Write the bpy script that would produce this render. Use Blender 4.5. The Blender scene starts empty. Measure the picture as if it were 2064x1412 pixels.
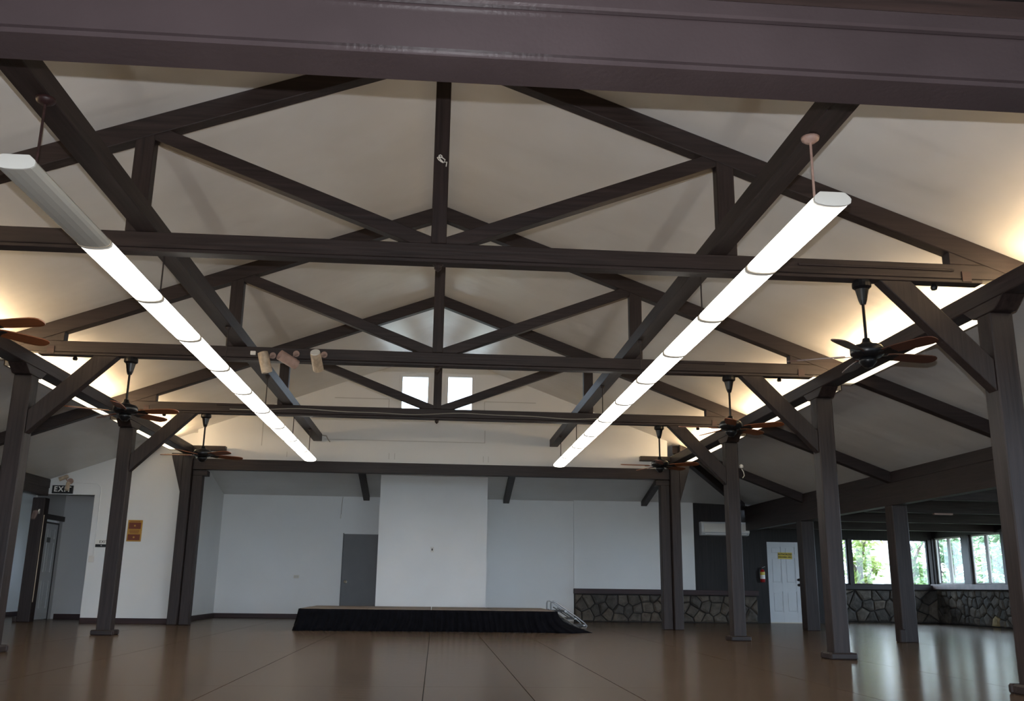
import bpy, bmesh, math, random
from mathutils import Vector, Matrix, noise

random.seed(7)
D = bpy.data
SC = bpy.context.scene
COL = SC.collection

# ------------------------------------------------------------------ camera
F_PX, PITCH, YAW, ROLL = 1863.70, 0.24972, 0.0768, 0.01321
CAM = Vector((0.06374, 0.0, 0.75953))
fw = Vector((math.sin(YAW)*math.cos(PITCH), math.cos(YAW)*math.cos(PITCH), math.sin(PITCH)))
rt = Vector((math.cos(YAW), -math.sin(YAW), 0.0))
up = rt.cross(fw)
c_, s_ = math.cos(ROLL), math.sin(ROLL)
rt2, up2 = rt*c_ + up*s_, up*c_ - rt*s_
cam_d = D.cameras.new('camera')
cam_d.sensor_fit = 'HORIZONTAL'
cam_d.sensor_width = 36.0
cam_d.lens = F_PX/2064*36.0
cam_d.clip_end = 300
cam = D.objects.new('camera', cam_d)
COL.objects.link(cam)
m3 = Matrix((rt2, up2, -fw)).transposed()
cam.matrix_world = Matrix.Translation(CAM) @ m3.to_4x4()
SC.camera = cam

# ------------------------------------------------------------------ world, sun, flash, exposure
SC.view_settings.view_transform = 'Standard'
SC.view_settings.look = 'None'
SC.view_settings.gamma = 1.0
SC.view_settings.use_curve_mapping = False
SC.view_settings.exposure = 1.0
SKY_STRENGTH = 5.0
SUN_STRENGTH = 4.0
FLASH_POWER = 500.0
LAMP_STRENGTH = 5.5
COVE_STRENGTH = 36.0
w = D.worlds.new('world'); SC.world = w
w.use_nodes = True
bg = w.node_tree.nodes['Background']
bg.inputs['Color'].default_value = (0.64, 0.80, 1.0, 1)
bg.inputs['Strength'].default_value = SKY_STRENGTH
sun_d = D.lights.new('sun', 'SUN'); sun_d.energy = SUN_STRENGTH; sun_d.angle = 0.01
sun_d.color = (1.0, 0.96, 0.88)
sun = D.objects.new('sun', sun_d); COL.objects.link(sun)
sun.rotation_euler = Vector((-0.30, 0.38, -0.87)).to_track_quat('-Z', 'Y').to_euler()
# the camera's pop-up flash (its shadows lie under every near beam in the photograph)
fl_d = D.lights.new('camera_flash', 'SPOT'); fl_d.energy = FLASH_POWER
fl_d.spot_size = math.radians(105); fl_d.spot_blend = 0.55; fl_d.shadow_soft_size = 0.012
fl_d.color = (0.93, 0.95, 1.0)
fl = D.objects.new('camera_flash', fl_d); COL.objects.link(fl)
fl.location = CAM + up2*0.15
fl.rotation_euler = cam.matrix_world.to_euler()

# ------------------------------------------------------------------ materials
MAT = {}
def nodes(name):
    m = D.materials.new(name); m.use_nodes = True
    nt = m.node_tree
    MAT[name] = m
    return m, nt, nt.nodes['Principled BSDF']
def N(nt, t, **kw):
    n = nt.nodes.new(t)
    for k, v in kw.items(): setattr(n, k, v)
    return n
def plain(name, col, rough=0.5, metal=0.0, spec=0.5, var=0.0, vscale=3.0, bump=0.0, bscale=40.0, coord='Object', scale=(1,1,1)):
    m, nt, b = nodes(name)
    b.inputs['Base Color'].default_value = (*col, 1)
    b.inputs['Roughness'].default_value = rough
    b.inputs['Metallic'].default_value = metal
    b.inputs['Specular IOR Level'].default_value = spec
    if var or bump:
        tc = N(nt, 'ShaderNodeTexCoord'); mp = N(nt, 'ShaderNodeMapping')
        mp.inputs['Scale'].default_value = scale
        nt.links.new(tc.outputs[coord], mp.inputs['Vector'])
    if var:
        nz = N(nt, 'ShaderNodeTexNoise'); nz.inputs['Scale'].default_value = vscale; nz.inputs['Detail'].default_value = 5
        nt.links.new(mp.outputs['Vector'], nz.inputs['Vector'])
        cr = N(nt, 'ShaderNodeValToRGB')
        cr.color_ramp.elements[0].position = 0.3; cr.color_ramp.elements[1].position = 0.7
        cr.color_ramp.elements[0].color = (*[max(0, c*(1-var)) for c in col], 1)
        cr.color_ramp.elements[1].color = (*[min(1, c*(1+var)) for c in col], 1)
        nt.links.new(nz.outputs['Fac'], cr.inputs['Fac'])
        nt.links.new(cr.outputs['Color'], b.inputs['Base Color'])
    if bump:
        nb = N(nt, 'ShaderNodeTexNoise'); nb.inputs['Scale'].default_value = bscale; nb.inputs['Detail'].default_value = 4
        nt.links.new(mp.outputs['Vector'], nb.inputs['Vector'])
        bp = N(nt, 'ShaderNodeBump'); bp.inputs['Strength'].default_value = bump; bp.inputs['Distance'].default_value = 0.02
        nt.links.new(nb.outputs['Fac'], bp.inputs['Height'])
        nt.links.new(bp.outputs['Normal'], b.inputs['Normal'])
    return m
def wood(name, axis, col=(0.024, 0.0155, 0.0145), rough=0.5):
    """brown painted rough-sawn timber, grain along axis, worn pale scuffs"""
    m, nt, b = nodes(name)
    tc = N(nt, 'ShaderNodeTexCoord'); mp = N(nt, 'ShaderNodeMapping')
    sc = [22.0, 22.0, 22.0]; sc['xyz'.index(axis)] = 1.1
    mp.inputs['Scale'].default_value = sc
    nt.links.new(tc.outputs['Object'], mp.inputs['Vector'])
    nz = N(nt, 'ShaderNodeTexNoise'); nz.inputs['Scale'].default_value = 1.6; nz.inputs['Detail'].default_value = 7
    nt.links.new(mp.outputs['Vector'], nz.inputs['Vector'])
    cr = N(nt, 'ShaderNodeValToRGB')
    e = cr.color_ramp.elements
    e[0].position = 0.28; e[0].color = (*[c*0.55 for c in col], 1)
    e[1].position = 0.72; e[1].color = (*[c*1.45 for c in col], 1)
    nt.links.new(nz.outputs['Fac'], cr.inputs['Fac'])
    # scuffs
    n2 = N(nt, 'ShaderNodeTexNoise'); n2.inputs['Scale'].default_value = 5.0; n2.inputs['Detail'].default_value = 9; n2.inputs['Roughness'].default_value = 0.72
    nt.links.new(tc.outputs['Object'], n2.inputs['Vector'])
    c2 = N(nt, 'ShaderNodeValToRGB'); c2.color_ramp.elements[0].position = 0.70; c2.color_ramp.elements[1].position = 0.76
    nt.links.new(n2.outputs['Fac'], c2.inputs['Fac'])
    mx = N(nt, 'ShaderNodeMix', data_type='RGBA')
    nt.links.new(c2.outputs['Color'], mx.inputs['Factor'])
    nt.links.new(cr.outputs['Color'], mx.inputs[6])
    mx.inputs[7].default_value = (0.065, 0.043, 0.039, 1)
    nt.links.new(mx.outputs[2], b.inputs['Base Color'])
    b.inputs['Roughness'].default_value = rough
    b.inputs['Specular IOR Level'].default_value = 0.4
    bp = N(nt, 'ShaderNodeBump'); bp.inputs['Strength'].default_value = 0.22; bp.inputs['Distance'].default_value = 0.01
    nt.links.new(nz.outputs['Fac'], bp.inputs['Height']); nt.links.new(bp.outputs['Normal'], b.inputs['Normal'])
    return m
for a in 'xyz': wood('wood_'+a, a)
plain('fascia', (0.055, 0.040, 0.042), 0.28, var=0.10, vscale=2.5, bump=0.10, bscale=30)
wood('fascia_rough', 'x', col=(0.026, 0.014, 0.012), rough=0.6)
wood('trim_wood', 'x', col=(0.030, 0.012, 0.012), rough=0.5)
wood('panel_dark', 'z', col=(0.012, 0.009, 0.009), rough=0.6)

def ceiling_mat():
    m, nt, b = nodes('ceiling_paint')
    b.inputs['Base Color'].default_value = (0.60, 0.575, 0.535, 1)
    b.inputs['Roughness'].default_value = 0.36
    b.inputs['Specular IOR Level'].default_value = 0.45
    tc = N(nt, 'ShaderNodeTexCoord'); mp = N(nt, 'ShaderNodeMapping')
    mp.inputs['Scale'].default_value = (0.12, 1.0, 0.12)
    nt.links.new(tc.outputs['Object'], mp.inputs['Vector'])
    wv = N(nt, 'ShaderNodeTexNoise'); wv.inputs['Scale'].default_value = 2.3; wv.inputs['Detail'].default_value = 2.0
    nt.links.new(mp.outputs['Vector'], wv.inputs['Vector'])
    n2 = N(nt, 'ShaderNodeTexNoise'); n2.inputs['Scale'].default_value = 1.1; n2.inputs['Detail'].default_value = 3
    nt.links.new(tc.outputs['Object'], n2.inputs['Vector'])
    ad = N(nt, 'ShaderNodeMath', operation='ADD')
    nt.links.new(wv.outputs['Fac'], ad.inputs[0]); nt.links.new(n2.outputs['Fac'], ad.inputs[1])
    bp = N(nt, 'ShaderNodeBump'); bp.inputs['Strength'].default_value = 0.5; bp.inputs['Distance'].default_value = 0.05
    nt.links.new(ad.outputs[0], bp.inputs['Height']); nt.links.new(bp.outputs['Normal'], b.inputs['Normal'])
    cr = N(nt, 'ShaderNodeValToRGB')
    cr.color_ramp.elements[0].color = (0.64, 0.625, 0.60, 1); cr.color_ramp.elements[1].color = (0.70, 0.69, 0.67, 1)
    cr.color_ramp.elements[0].position = 0.35; cr.color_ramp.elements[1].position = 0.65
    nt.links.new(n2.outputs['Fac'], cr.inputs['Fac']); nt.links.new(cr.outputs['Color'], b.inputs['Base Color'])
ceiling_mat()
plain('wall_white', (0.74, 0.75, 0.75), 0.55, var=0.03, vscale=0.9, bump=0.05, bscale=60)
plain('wall_gloss', (0.80, 0.81, 0.81), 0.42, var=0.03, vscale=1.2, bump=0.05, bscale=50)
plain('wall_grey', (0.56, 0.56, 0.56), 0.55, var=0.03, vscale=0.9)
plain('seam', (0.50, 0.50, 0.49), 0.6)
plain('door_grey', (0.075, 0.075, 0.082), 0.45, var=0.06, vscale=4)
plain('door_white', (0.62, 0.64, 0.66), 0.4, var=0.03)
plain('white_metal', (0.70, 0.68, 0.64), 0.4, var=0.04)
plain('ivory', (0.62, 0.58, 0.48), 0.45)
plain('pink_metal', (0.36, 0.24, 0.20), 0.5, var=0.15, vscale=20)
plain('tan_metal', (0.42, 0.33, 0.24), 0.45, var=0.25, vscale=18)
plain('black_metal', (0.006, 0.006, 0.007), 0.3, spec=0.3)
plain('black_plastic', (0.015, 0.015, 0.017), 0.45)
plain('steel', (0.22, 0.225, 0.23), 0.35, metal=0.8)
plain('dark_steel', (0.10, 0.105, 0.11), 0.4, metal=0.7)
plain('brass', (0.65, 0.60, 0.50), 0.3, metal=0.9)
plain('string_white', (0.75, 0.72, 0.66), 0.7)
plain('cable_grey', (0.33, 0.31, 0.27), 0.6)
plain('skirt_black', (0.005, 0.005, 0.007), 1.0, spec=0.1, var=0.3, vscale=9)
plain('stage_deck', (0.21, 0.165, 0.135), 0.6, var=0.12, vscale=8)
plain('sign_black', (0.008, 0.008, 0.01), 0.4)
plain('sign_white', (0.78, 0.78, 0.74), 0.4)
plain('sign_yellow', (0.62, 0.47, 0.04), 0.4)
plain('sign_brown', (0.16, 0.035, 0.012), 0.35)
plain('sign_gold', (0.45, 0.24, 0.03), 0.35)
plain('red_paint', (0.35, 0.012, 0.015), 0.3)
plain('label_yellow', (0.65, 0.5, 0.06), 0.4)
plain('blade_wood', (0.20, 0.058, 0.018), 0.4, var=0.3, vscale=2, scale=(1,14,14))
plain('blade_dark', (0.062, 0.020, 0.012), 0.4, var=0.3, vscale=2, scale=(1,14,14))
plain('mortar', (0.026, 0.024, 0.023), 0.9)
STONES = [plain('stone_%d' % i, c, 0.85, var=0.35, vscale=9, bump=0.6, bscale=14) for i, c in enumerate(
    [(0.105,0.088,0.070), (0.082,0.070,0.058), (0.120,0.097,0.075), (0.066,0.058,0.050), (0.34,0.25,0.12)])]
plain('bark', (0.16, 0.13, 0.10), 0.9, var=0.3, vscale=12)
plain('pale_bark', (0.80, 0.78, 0.72), 0.9, var=0.1, vscale=8)
plain('grass', (0.17, 0.17, 0.12), 0.9, var=0.3, vscale=3)
plain('roofing', (0.10, 0.09, 0.085), 0.9)
plain('frame_pale', (0.40, 0.38, 0.34), 0.5)
plain('frame_white', (0.72, 0.73, 0.73), 0.45)
plain('sill_wood', (0.17, 0.12, 0.11), 0.45, var=0.2, vscale=9, scale=(1,1,1))
for i, c in enumerate([(0.12, 0.20, 0.07), (0.19, 0.25, 0.07), (0.15, 0.23, 0.13)]):
    m, nt, b = nodes('leaf_%d' % i)
    b.inputs['Base Color'].default_value = (*c, 1); b.inputs['Roughness'].default_value = 0.6
    tr = N(nt, 'ShaderNodeBsdfTranslucent'); tr.inputs['Color'].default_value = (*[min(1, k*1.8) for k in c], 1)
    mx = N(nt, 'ShaderNodeMixShader'); mx.inputs[0].default_value = 0.45
    nt.links.new(b.outputs[0], mx.inputs[1]); nt.links.new(tr.outputs[0], mx.inputs[2])
    nt.links.new(mx.outputs[0], nt.nodes['Material Output'].inputs['Surface'])
def emis(name, col, strength):
    m, nt, b = nodes(name)
    b.inputs['Base Color'].default_value = (*col, 1)
    b.inputs['Emission Color'].default_value = (*col, 1)
    b.inputs['Emission Strength'].default_value = strength
emis('lamp_lit', (1.0, 0.96, 0.86), LAMP_STRENGTH)
def lamp_ends(name, strength):
    m = MAT[name]; nt = m.node_tree; b = nt.nodes['Principled BSDF']
    b.inputs['Base Color'].default_value = (0.62, 0.58, 0.50, 1)
    tc = N(nt, 'ShaderNodeTexCoord'); sp = N(nt, 'ShaderNodeSeparateXYZ')
    nt.links.new(tc.outputs['Generated'], sp.inputs[0])
    r1 = N(nt, 'ShaderNodeValToRGB'); e = r1.color_ramp.elements
    e[0].position = 0.0; e[0].color = (0.03, 0.03, 0.03, 1); e[1].position = 1.0; e[1].color = (0.03, 0.03, 0.03, 1)
    for p, v in ((0.012, 0.05), (0.05, 1.0), (0.95, 1.0), (0.988, 0.05)):
        q = e.new(p); q.color = (v, v, v, 1)
    nt.links.new(sp.outputs['Y'], r1.inputs['Fac'])
    mu = N(nt, 'ShaderNodeMath', operation='MULTIPLY'); mu.inputs[1].default_value = strength
    nt.links.new(r1.outputs['Color'], mu.inputs[0]); nt.links.new(mu.outputs[0], b.inputs['Emission Strength'])
lamp_ends('lamp_lit', LAMP_STRENGTH)
emis('cove_lens', (1.0, 0.86, 0.62), 1.3)
emis('cove_tube', (1.0, 0.72, 0.42), COVE_STRENGTH)
lamp_ends('cove_lens', 1.3)
plain('lamp_off', (0.50, 0.48, 0.43), 0.35, var=0.04)
plain('lamp_end', (0.55, 0.45, 0.33), 0.5)
def glass():
    m, nt, b = nodes('window_glass')
    tp = N(nt, 'ShaderNodeBsdfTransparent'); tp.inputs['Color'].default_value = (0.95, 0.97, 0.97, 1)
    gl = N(nt, 'ShaderNodeBsdfGlossy'); gl.inputs['Roughness'].default_value = 0.02
    lw = N(nt, 'ShaderNodeLayerWeight'); lw.inputs['Blend'].default_value = 0.5
    pw = N(nt, 'ShaderNodeMath', operation='POWER'); pw.inputs[1].default_value = 5.0
    nt.links.new(lw.outputs['Facing'], pw.inputs[0])
    fr = N(nt, 'ShaderNodeMath', operation='MULTIPLY_ADD'); fr.inputs[1].default_value = 0.85; fr.inputs[2].default_value = 0.03
    nt.links.new(pw.outputs[0], fr.inputs[0])
    mx = N(nt, 'ShaderNodeMixShader')
    nt.links.new(fr.outputs[0], mx.inputs[0]); nt.links.new(tp.outputs[0], mx.inputs[1]); nt.links.new(gl.outputs[0], mx.inputs[2])
    nt.links.new(mx.outputs[0], nt.nodes['Material Output'].inputs['Surface'])
glass()
def floor_mat():
    m, nt, b = nodes('floor_slab')
    tc = N(nt, 'ShaderNodeTexCoord')
    n1 = N(nt, 'ShaderNodeTexNoise'); n1.inputs['Scale'].default_value = 1.3; n1.inputs['Detail'].default_value = 6
    nt.links.new(tc.outputs['Object'], n1.inputs['Vector'])
    mp = N(nt, 'ShaderNodeMapping'); mp.inputs['Scale'].default_value = (0.35, 4.0, 1)
    nt.links.new(tc.outputs['Object'], mp.inputs['Vector'])
    n2 = N(nt, 'ShaderNodeTexNoise'); n2.inputs['Scale'].default_value = 2.0; n2.inputs['Detail'].default_value = 6
    nt.links.new(mp.outputs['Vector'], n2.inputs['Vector'])
    ad = N(nt, 'ShaderNodeMath', operation='ADD'); nt.links.new(n1.outputs['Fac'], ad.inputs[0]); nt.links.new(n2.outputs['Fac'], ad.inputs[1])
    hf = N(nt, 'ShaderNodeMath', operation='MULTIPLY'); hf.inputs[1].default_value = 0.5; nt.links.new(ad.outputs[0], hf.inputs[0])
    cr = N(nt, 'ShaderNodeValToRGB'); e = cr.color_ramp.elements
    e[0].position = 0.35; e[0].color = (0.070, 0.046, 0.030, 1)
    e[1].position = 0.65; e[1].color = (0.112, 0.075, 0.052, 1)
    nt.links.new(hf.outputs[0], cr.inputs['Fac']); nt.links.new(cr.outputs['Color'], b.inputs['Base Color'])
    b.inputs['Roughness'].default_value = 0.19
    b.inputs['Specular IOR Level'].default_value = 0.26
    b.inputs['Specular Tint'].default_value = (1.0, 0.90, 0.80, 1)
    n3 = N(nt, 'ShaderNodeTexNoise'); n3.inputs['Scale'].default_value = 5.0; n3.inputs['Detail'].default_value = 3
    mp3 = N(nt, 'ShaderNodeMapping'); mp3.inputs['Scale'].default_value = (0.6, 3.0, 1)
    nt.links.new(tc.outputs['Object'], mp3.inputs['Vector']); nt.links.new(mp3.outputs['Vector'], n3.inputs['Vector'])
    bp = N(nt, 'ShaderNodeBump'); bp.inputs['Strength'].default_value = 0.10; bp.inputs['Distance'].default_value = 0.012
    nt.links.new(n3.outputs['Fac'], bp.inputs['Height'])
    # worn sealer: diffuse slab under a broken, partial gloss
    df = N(nt, 'ShaderNodeBsdfDiffuse'); gl = N(nt, 'ShaderNodeBsdfGlossy'); gl.inputs['Roughness'].default_value = 0.19
    gl.inputs['Color'].default_value = (1.0, 0.94, 0.88, 1)
    nt.links.new(cr.outputs['Color'], df.inputs['Color'])
    for q in (df, gl): nt.links.new(bp.outputs['Normal'], q.inputs['Normal'])
    fr = N(nt, 'ShaderNodeFresnel'); fr.inputs['IOR'].default_value = 1.45
    mu = N(nt, 'ShaderNodeMath', operation='MULTIPLY'); mu.inputs[1].default_value = 0.48
    nt.links.new(fr.outputs[0], mu.inputs[0])
    mx = N(nt, 'ShaderNodeMixShader'); nt.links.new(mu.outputs[0], mx.inputs[0])
    nt.links.new(df.outputs[0], mx.inputs[1]); nt.links.new(gl.outputs[0], mx.inputs[2])
    nt.links.new(mx.outputs[0], nt.nodes['Material Output'].inputs['Surface'])
floor_mat()
plain('floor_joint', (0.03, 0.024, 0.02), 0.7)

# ------------------------------------------------------------------ builders
ORG = {}
def tag(o, label=None, cat=None, group=None, kind=None):
    if label: o['label'] = label
    if cat: o['category'] = cat
    if group: o['group'] = group
    if kind: o['kind'] = kind
    return o
def thing(name, loc, label, cat, group=None):
    o = D.objects.new(name, None); COL.objects.link(o)
    o.empty_display_size = 0.1
    o.location = loc; ORG[o] = Vector(loc)
    return tag(o, label, cat, group)
def structure(name, loc=(0, 0, 0)):
    o = D.objects.new(name, None); COL.objects.link(o)
    o.location = loc; ORG[o] = Vector(loc); o['kind'] = 'structure'
    return o
def link_mesh(name, me, mat, parent=None, smooth=False):
    if mat: me.materials.append(MAT[mat] if isinstance(mat, str) else mat)
    if smooth:
        for p in me.polygons: p.use_smooth = True
    o = D.objects.new(name, me); COL.objects.link(o)
    if parent is not None:
        o.parent = parent; ORG[o] = ORG[parent]
    else: ORG[o] = Vector((0, 0, 0))
    return o
def mk(name, verts, faces, mat, parent=None, smooth=False):
    org = ORG[parent] if parent is not None else Vector((0, 0, 0))
    me = D.meshes.new(name)
    me.from_pydata([tuple(Vector(v)-org) for v in verts], [], faces)
    me.update()
    return link_mesh(name, me, mat, parent, smooth)
class G:
    """geometry gathered into one mesh"""
    def __init__(s): s.v = []; s.f = []
    def add(s, verts, faces):
        n = len(s.v); s.v += [Vector(v) for v in verts]; s.f += [[i+n for i in f] for f in faces]; return s
    def hexa(s, c8):
        return s.add(c8, [(0,3,2,1), (4,5,6,7), (0,1,5,4), (1,2,6,5), (2,3,7,6), (3,0,4,7)])
    def box(s, lo, hi):
        x0,y0,z0 = lo; x1,y1,z1 = hi
        return s.hexa([(x0,y0,z0),(x1,y0,z0),(x1,y1,z0),(x0,y1,z0),(x0,y0,z1),(x1,y0,z1),(x1,y1,z1),(x0,y1,z1)])
    def prism(s, pts, axis, a, b):
        n = len(pts)
        def P(q, t):
            if axis == 'y': return (q[0], t, q[1])
            if axis == 'x': return (t, q[0], q[1])
            return (q[0], q[1], t)
        vs = [P(q, a) for q in pts] + [P(q, b) for q in pts]
        fs = [list(range(n)), list(range(2*n-1, n-1, -1))] + [[i, (i+1) % n, n+(i+1) % n, n+i] for i in range(n)]
        return s.add(vs, fs)
    def tube(s, pts, r, seg=8, cap=True):
        pts = [Vector(p) for p in pts]; n0 = len(s.v); k = len(pts)
        ref = None
        for i, p in enumerate(pts):
            d = (pts[min(i+1, k-1)] - pts[max(i-1, 0)]).normalized()
            if ref is None: ref = d.orthogonal().normalized()
            ref = (ref - d*ref.dot(d)); ref = ref.normalized() if ref.length > 1e-6 else d.orthogonal().normalized()
            bn = d.cross(ref)
            rr = r[i] if isinstance(r, (list, tuple)) else r
            for j in range(seg):
                a = 2*math.pi*j/seg
                s.v.append(p + ref*math.cos(a)*rr + bn*math.sin(a)*rr)
        for i in range(k-1):
            for j in range(seg):
                j2 = (j+1) % seg
                s.f.append([n0+i*seg+j, n0+i*seg+j2, n0+(i+1)*seg+j2, n0+(i+1)*seg+j])
        if cap:
            s.f.append([n0+j for j in range(seg)][::-1]); s.f.append([n0+(k-1)*seg+j for j in range(seg)])
        return s
    def lathe(s, prof, c, seg=20, M=None):
        """profile [(r,z)] turned about the z axis at c (or in frame M)"""
        n0 = len(s.v); c = Vector(c)
        for r, z in prof:
            for j in range(seg):
                a = 2*math.pi*j/seg
                q = Vector((r*math.cos(a), r*math.sin(a), z))
                s.v.append((M @ q if M else q) + c)
        for i in range(len(prof)-1):
            for j in range(seg):
                j2 = (j+1) % seg
                s.f.append([n0+i*seg+j, n0+i*seg+j2, n0+(i+1)*seg+j2, n0+(i+1)*seg+j])
        s.f.append([n0+j for j in range(seg)][::-1]); s.f.append([n0+(len(prof)-1)*seg+j for j in range(seg)])
        return s
    def build(s, name, mat, parent=None, smooth=False, bevel=0.0, segs=1):
        org = ORG[parent] if parent is not None else Vector((0, 0, 0))
        me = D.meshes.new(name)
        me.from_pydata([tuple(v-org) for v in s.v], [], s.f)
        bm = bmesh.new(); bm.from_mesh(me)
        bmesh.ops.recalc_face_normals(bm, faces=bm.faces)
        if bevel: bmesh.ops.bevel(bm, geom=[e for e in bm.edges], offset=bevel, segments=segs, affect='EDGES', clamp_overlap=True)
        bm.to_mesh(me); bm.free(); me.update()
        return link_mesh(name, me, mat, parent, smooth)
def box(name, lo, hi, mat, parent=None, bevel=0.0):
    return G().box(lo, hi).build(name, mat, parent, bevel=bevel)
def copy_tree(o, parent=None, loc=None, rz=None):
    c = o.copy(); COL.objects.link(c); c.parent = parent
    if parent is None:
        if loc is not None: c.location = loc
        if rz is not None: c.rotation_euler = (0, 0, rz)
    for ch in o.children: copy_tree(ch, c)
    return c
def text(name, body, size, loc, mat, parent, bold=0.0, depth=0.003, spacing=1.0, xs=1.0):
    """flat lettering facing -y, centred on loc"""
    cu = D.curves.new(name, 'FONT'); cu.body = body; cu.size = size; cu.align_x = 'CENTER'; cu.align_y = 'CENTER'
    cu.extrude = depth; cu.offset = bold; cu.space_character = spacing; cu.resolution_u = 3
    to = D.objects.new(name, cu); COL.objects.link(to)
    dg = bpy.context.evaluated_depsgraph_get()
    me0 = to.evaluated_get(dg).to_mesh()
    vs = [Vector((v.co.x*xs, -v.co.z, v.co.y)) + Vector(loc) for v in me0.vertices]
    fs = [list(p.vertices) for p in me0.polygons]
    to.evaluated_get(dg).to_mesh_clear()
    D.objects.remove(to); D.curves.remove(cu)
    return mk(name, vs, fs, mat, parent)

# ------------------------------------------------------------------ measures of the hall
S = 3.658
YD = 18.18
T = [YD-(4-k)*S for k in range(5)]            # truss lines 3.55 .. 18.18
ZR, SL = 5.352, 0.3711
def zroof(x): return ZR - SL*abs(x)
TIE_B, TIE_T = 3.292, 3.458
XP0, XP1 = 4.62, 4.82                          # plate and post line
XH0, XH1 = 7.33, 7.50                          # eave header line
YB = 22.0                                      # back wall
REAR = -6.0

# ================================================================== SETTING
# floor: joint bed and cast slabs
fl_o = structure('floor')
box('joint_bed', (-9.2, REAR-0.2, -0.12), (13.2, 23.6, -0.012), 'floor_joint', fl_o)
gx = [-9.1, -7.4, -4.85, -3.25, -1.52, 0.0, 0.77, 1.55, 3.3, 4.85, 7.4, 10.0, 13.0]
gy = [REAR, -3.4, 0.3, 3.95, 7.6, 11.28, 14.9, 18.3, 20.9, 23.4]
for i in range(len(gx)-1):
    for j in range(len(gy)-1):
        g = 0.0035
        box('floor_slab', (gx[i]+g, gy[j]+g, -0.012), (gx[i+1]-g, gy[j+1]-g, 0.0), 'floor_slab', fl_o)

# main ceiling: two slopes, with thickness
TH = 0.10
ce = G()
for sgn in (-1, 1):
    xo = 7.335
    pts = [(0, ZR), (sgn*xo, zroof(xo)), (sgn*xo, zroof(xo)+TH), (0, ZR+TH)]
    ce.prism(pts, 'y', 3.3, 18.52 if sgn < 0 else 18.30)
# unseen roof overhang added past the gable to block sun at its windows
for sgn in (-1, 1):
    pts = [(0, ZR+0.02), (sgn*4.9, zroof(4.9)+0.02), (sgn*4.9, zroof(4.9)+TH), (0, ZR+TH)]
    ce.prism(pts, 'y', 18.30, 19.5)
ceil_main = ce.build('ceiling', 'ceiling_paint'); tag(ceil_main, kind='structure')
# shed ceiling behind the end beam, and the corner of the main slope beyond it
zc0, zc1 = 3.62, 2.72
sh = G()
def slab(g, quad, th=0.08):
    g.hexa([Vector(q) for q in quad] + [Vector(q)+Vector((0, 0, th)) for q in quad])
slab(sh, [(-5.0, 18.26, zc0), (4.72, 18.26, zc0), (6.1, YB+0.1, zc1), (-5.0, YB+0.1, zc1)])
slab(sh, [(4.72, 18.26, zc0), (4.72, 18.27, zc0), (7.6, YB+0.1, zc1-0.05), (6.1, YB+0.1, zc1)])
sh.build('ceiling_shed', 'ceiling_paint')['kind'] = 'structure'
c2 = G()
slab(c2, [(4.72, 18.28, zroof(4.72)), (7.42, 18.28, zroof(7.42)), (7.6, YB+0.1, zc1-0.06), (7.59, YB+0.1, zc1-0.06)])
c2.build('ceiling_corner', 'ceiling_paint')['kind'] = 'structure'
# flat ceilings of side aisle, lanai, entry bay and hallway
tag(box('ceiling_aisle', (-9.1, 3.3, 2.62), (-7.50, 18.45, 2.70), 'ceiling_paint'), kind='structure')
tag(box('ceiling_lanai', (7.50, REAR, 2.44), (13.5, 24.6, 2.52), 'panel_dark'), kind='structure')  # carried past the walls as an added, unseen overhang that keeps sun out
tag(box('ceiling_entry', (-9.1, REAR, 3.30), (7.42, 3.42, 3.40), 'panel_dark'), kind='structure')
tag(box('ceiling_hallway', (-9.1, 18.45, 2.60), (-5.0, 22.3, 2.68), 'wall_grey'), kind='structure')
box('roof_deck', (-9.6, REAR-0.8, 5.9), (9.6, 3.3, 5.95), 'roofing')['kind'] = 'structure'

# gable wall over the end beam with two window openings
def wall_xz(name, y0, y1, poly_boxes, mat, parent=None):
    g = G()
    for b in poly_boxes:
        if len(b) == 4 and not hasattr(b[0], '__len__'):
            x0, x1, z0, z1 = b; g.box((x0, y0, z0), (x1, y1, z1))
        else: g.prism(b, 'y', y0, y1)
    return g.build(name, mat, parent)
GW = 18.20
wins = [(-0.73, -0.20, 4.02, 4.81), (0.18, 0.68, 4.03, 4.83)]
xe = 4.62
wg = structure('wall_gable')
wall_xz('gable_panel', GW, GW+0.1, [
    (-xe, xe, 3.0, 3.64),
    [(-xe, 3.64), (-0.73, 3.64), (-0.73, zroof(0.73)), (-xe, zroof(xe))],
    [(xe, 3.64), (xe, zroof(xe)), (0.68, zroof(0.68)), (0.68, 3.64)],
    (-0.73, -0.20, 3.64, 4.02), (-0.20, 0.18, 3.64, 5.28), (0.18, 0.68, 3.64, 4.03),
    [(-0.73, 4.81), (-0.20, 4.81), (-0.20, zroof(0.2)), (-0.73, zroof(0.73))],
    [(0.18, 4.83), (0.68, 4.83), (0.68, zroof(0.68)), (0.18, zroof(0.18))]], 'wall_white', wg)
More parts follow.
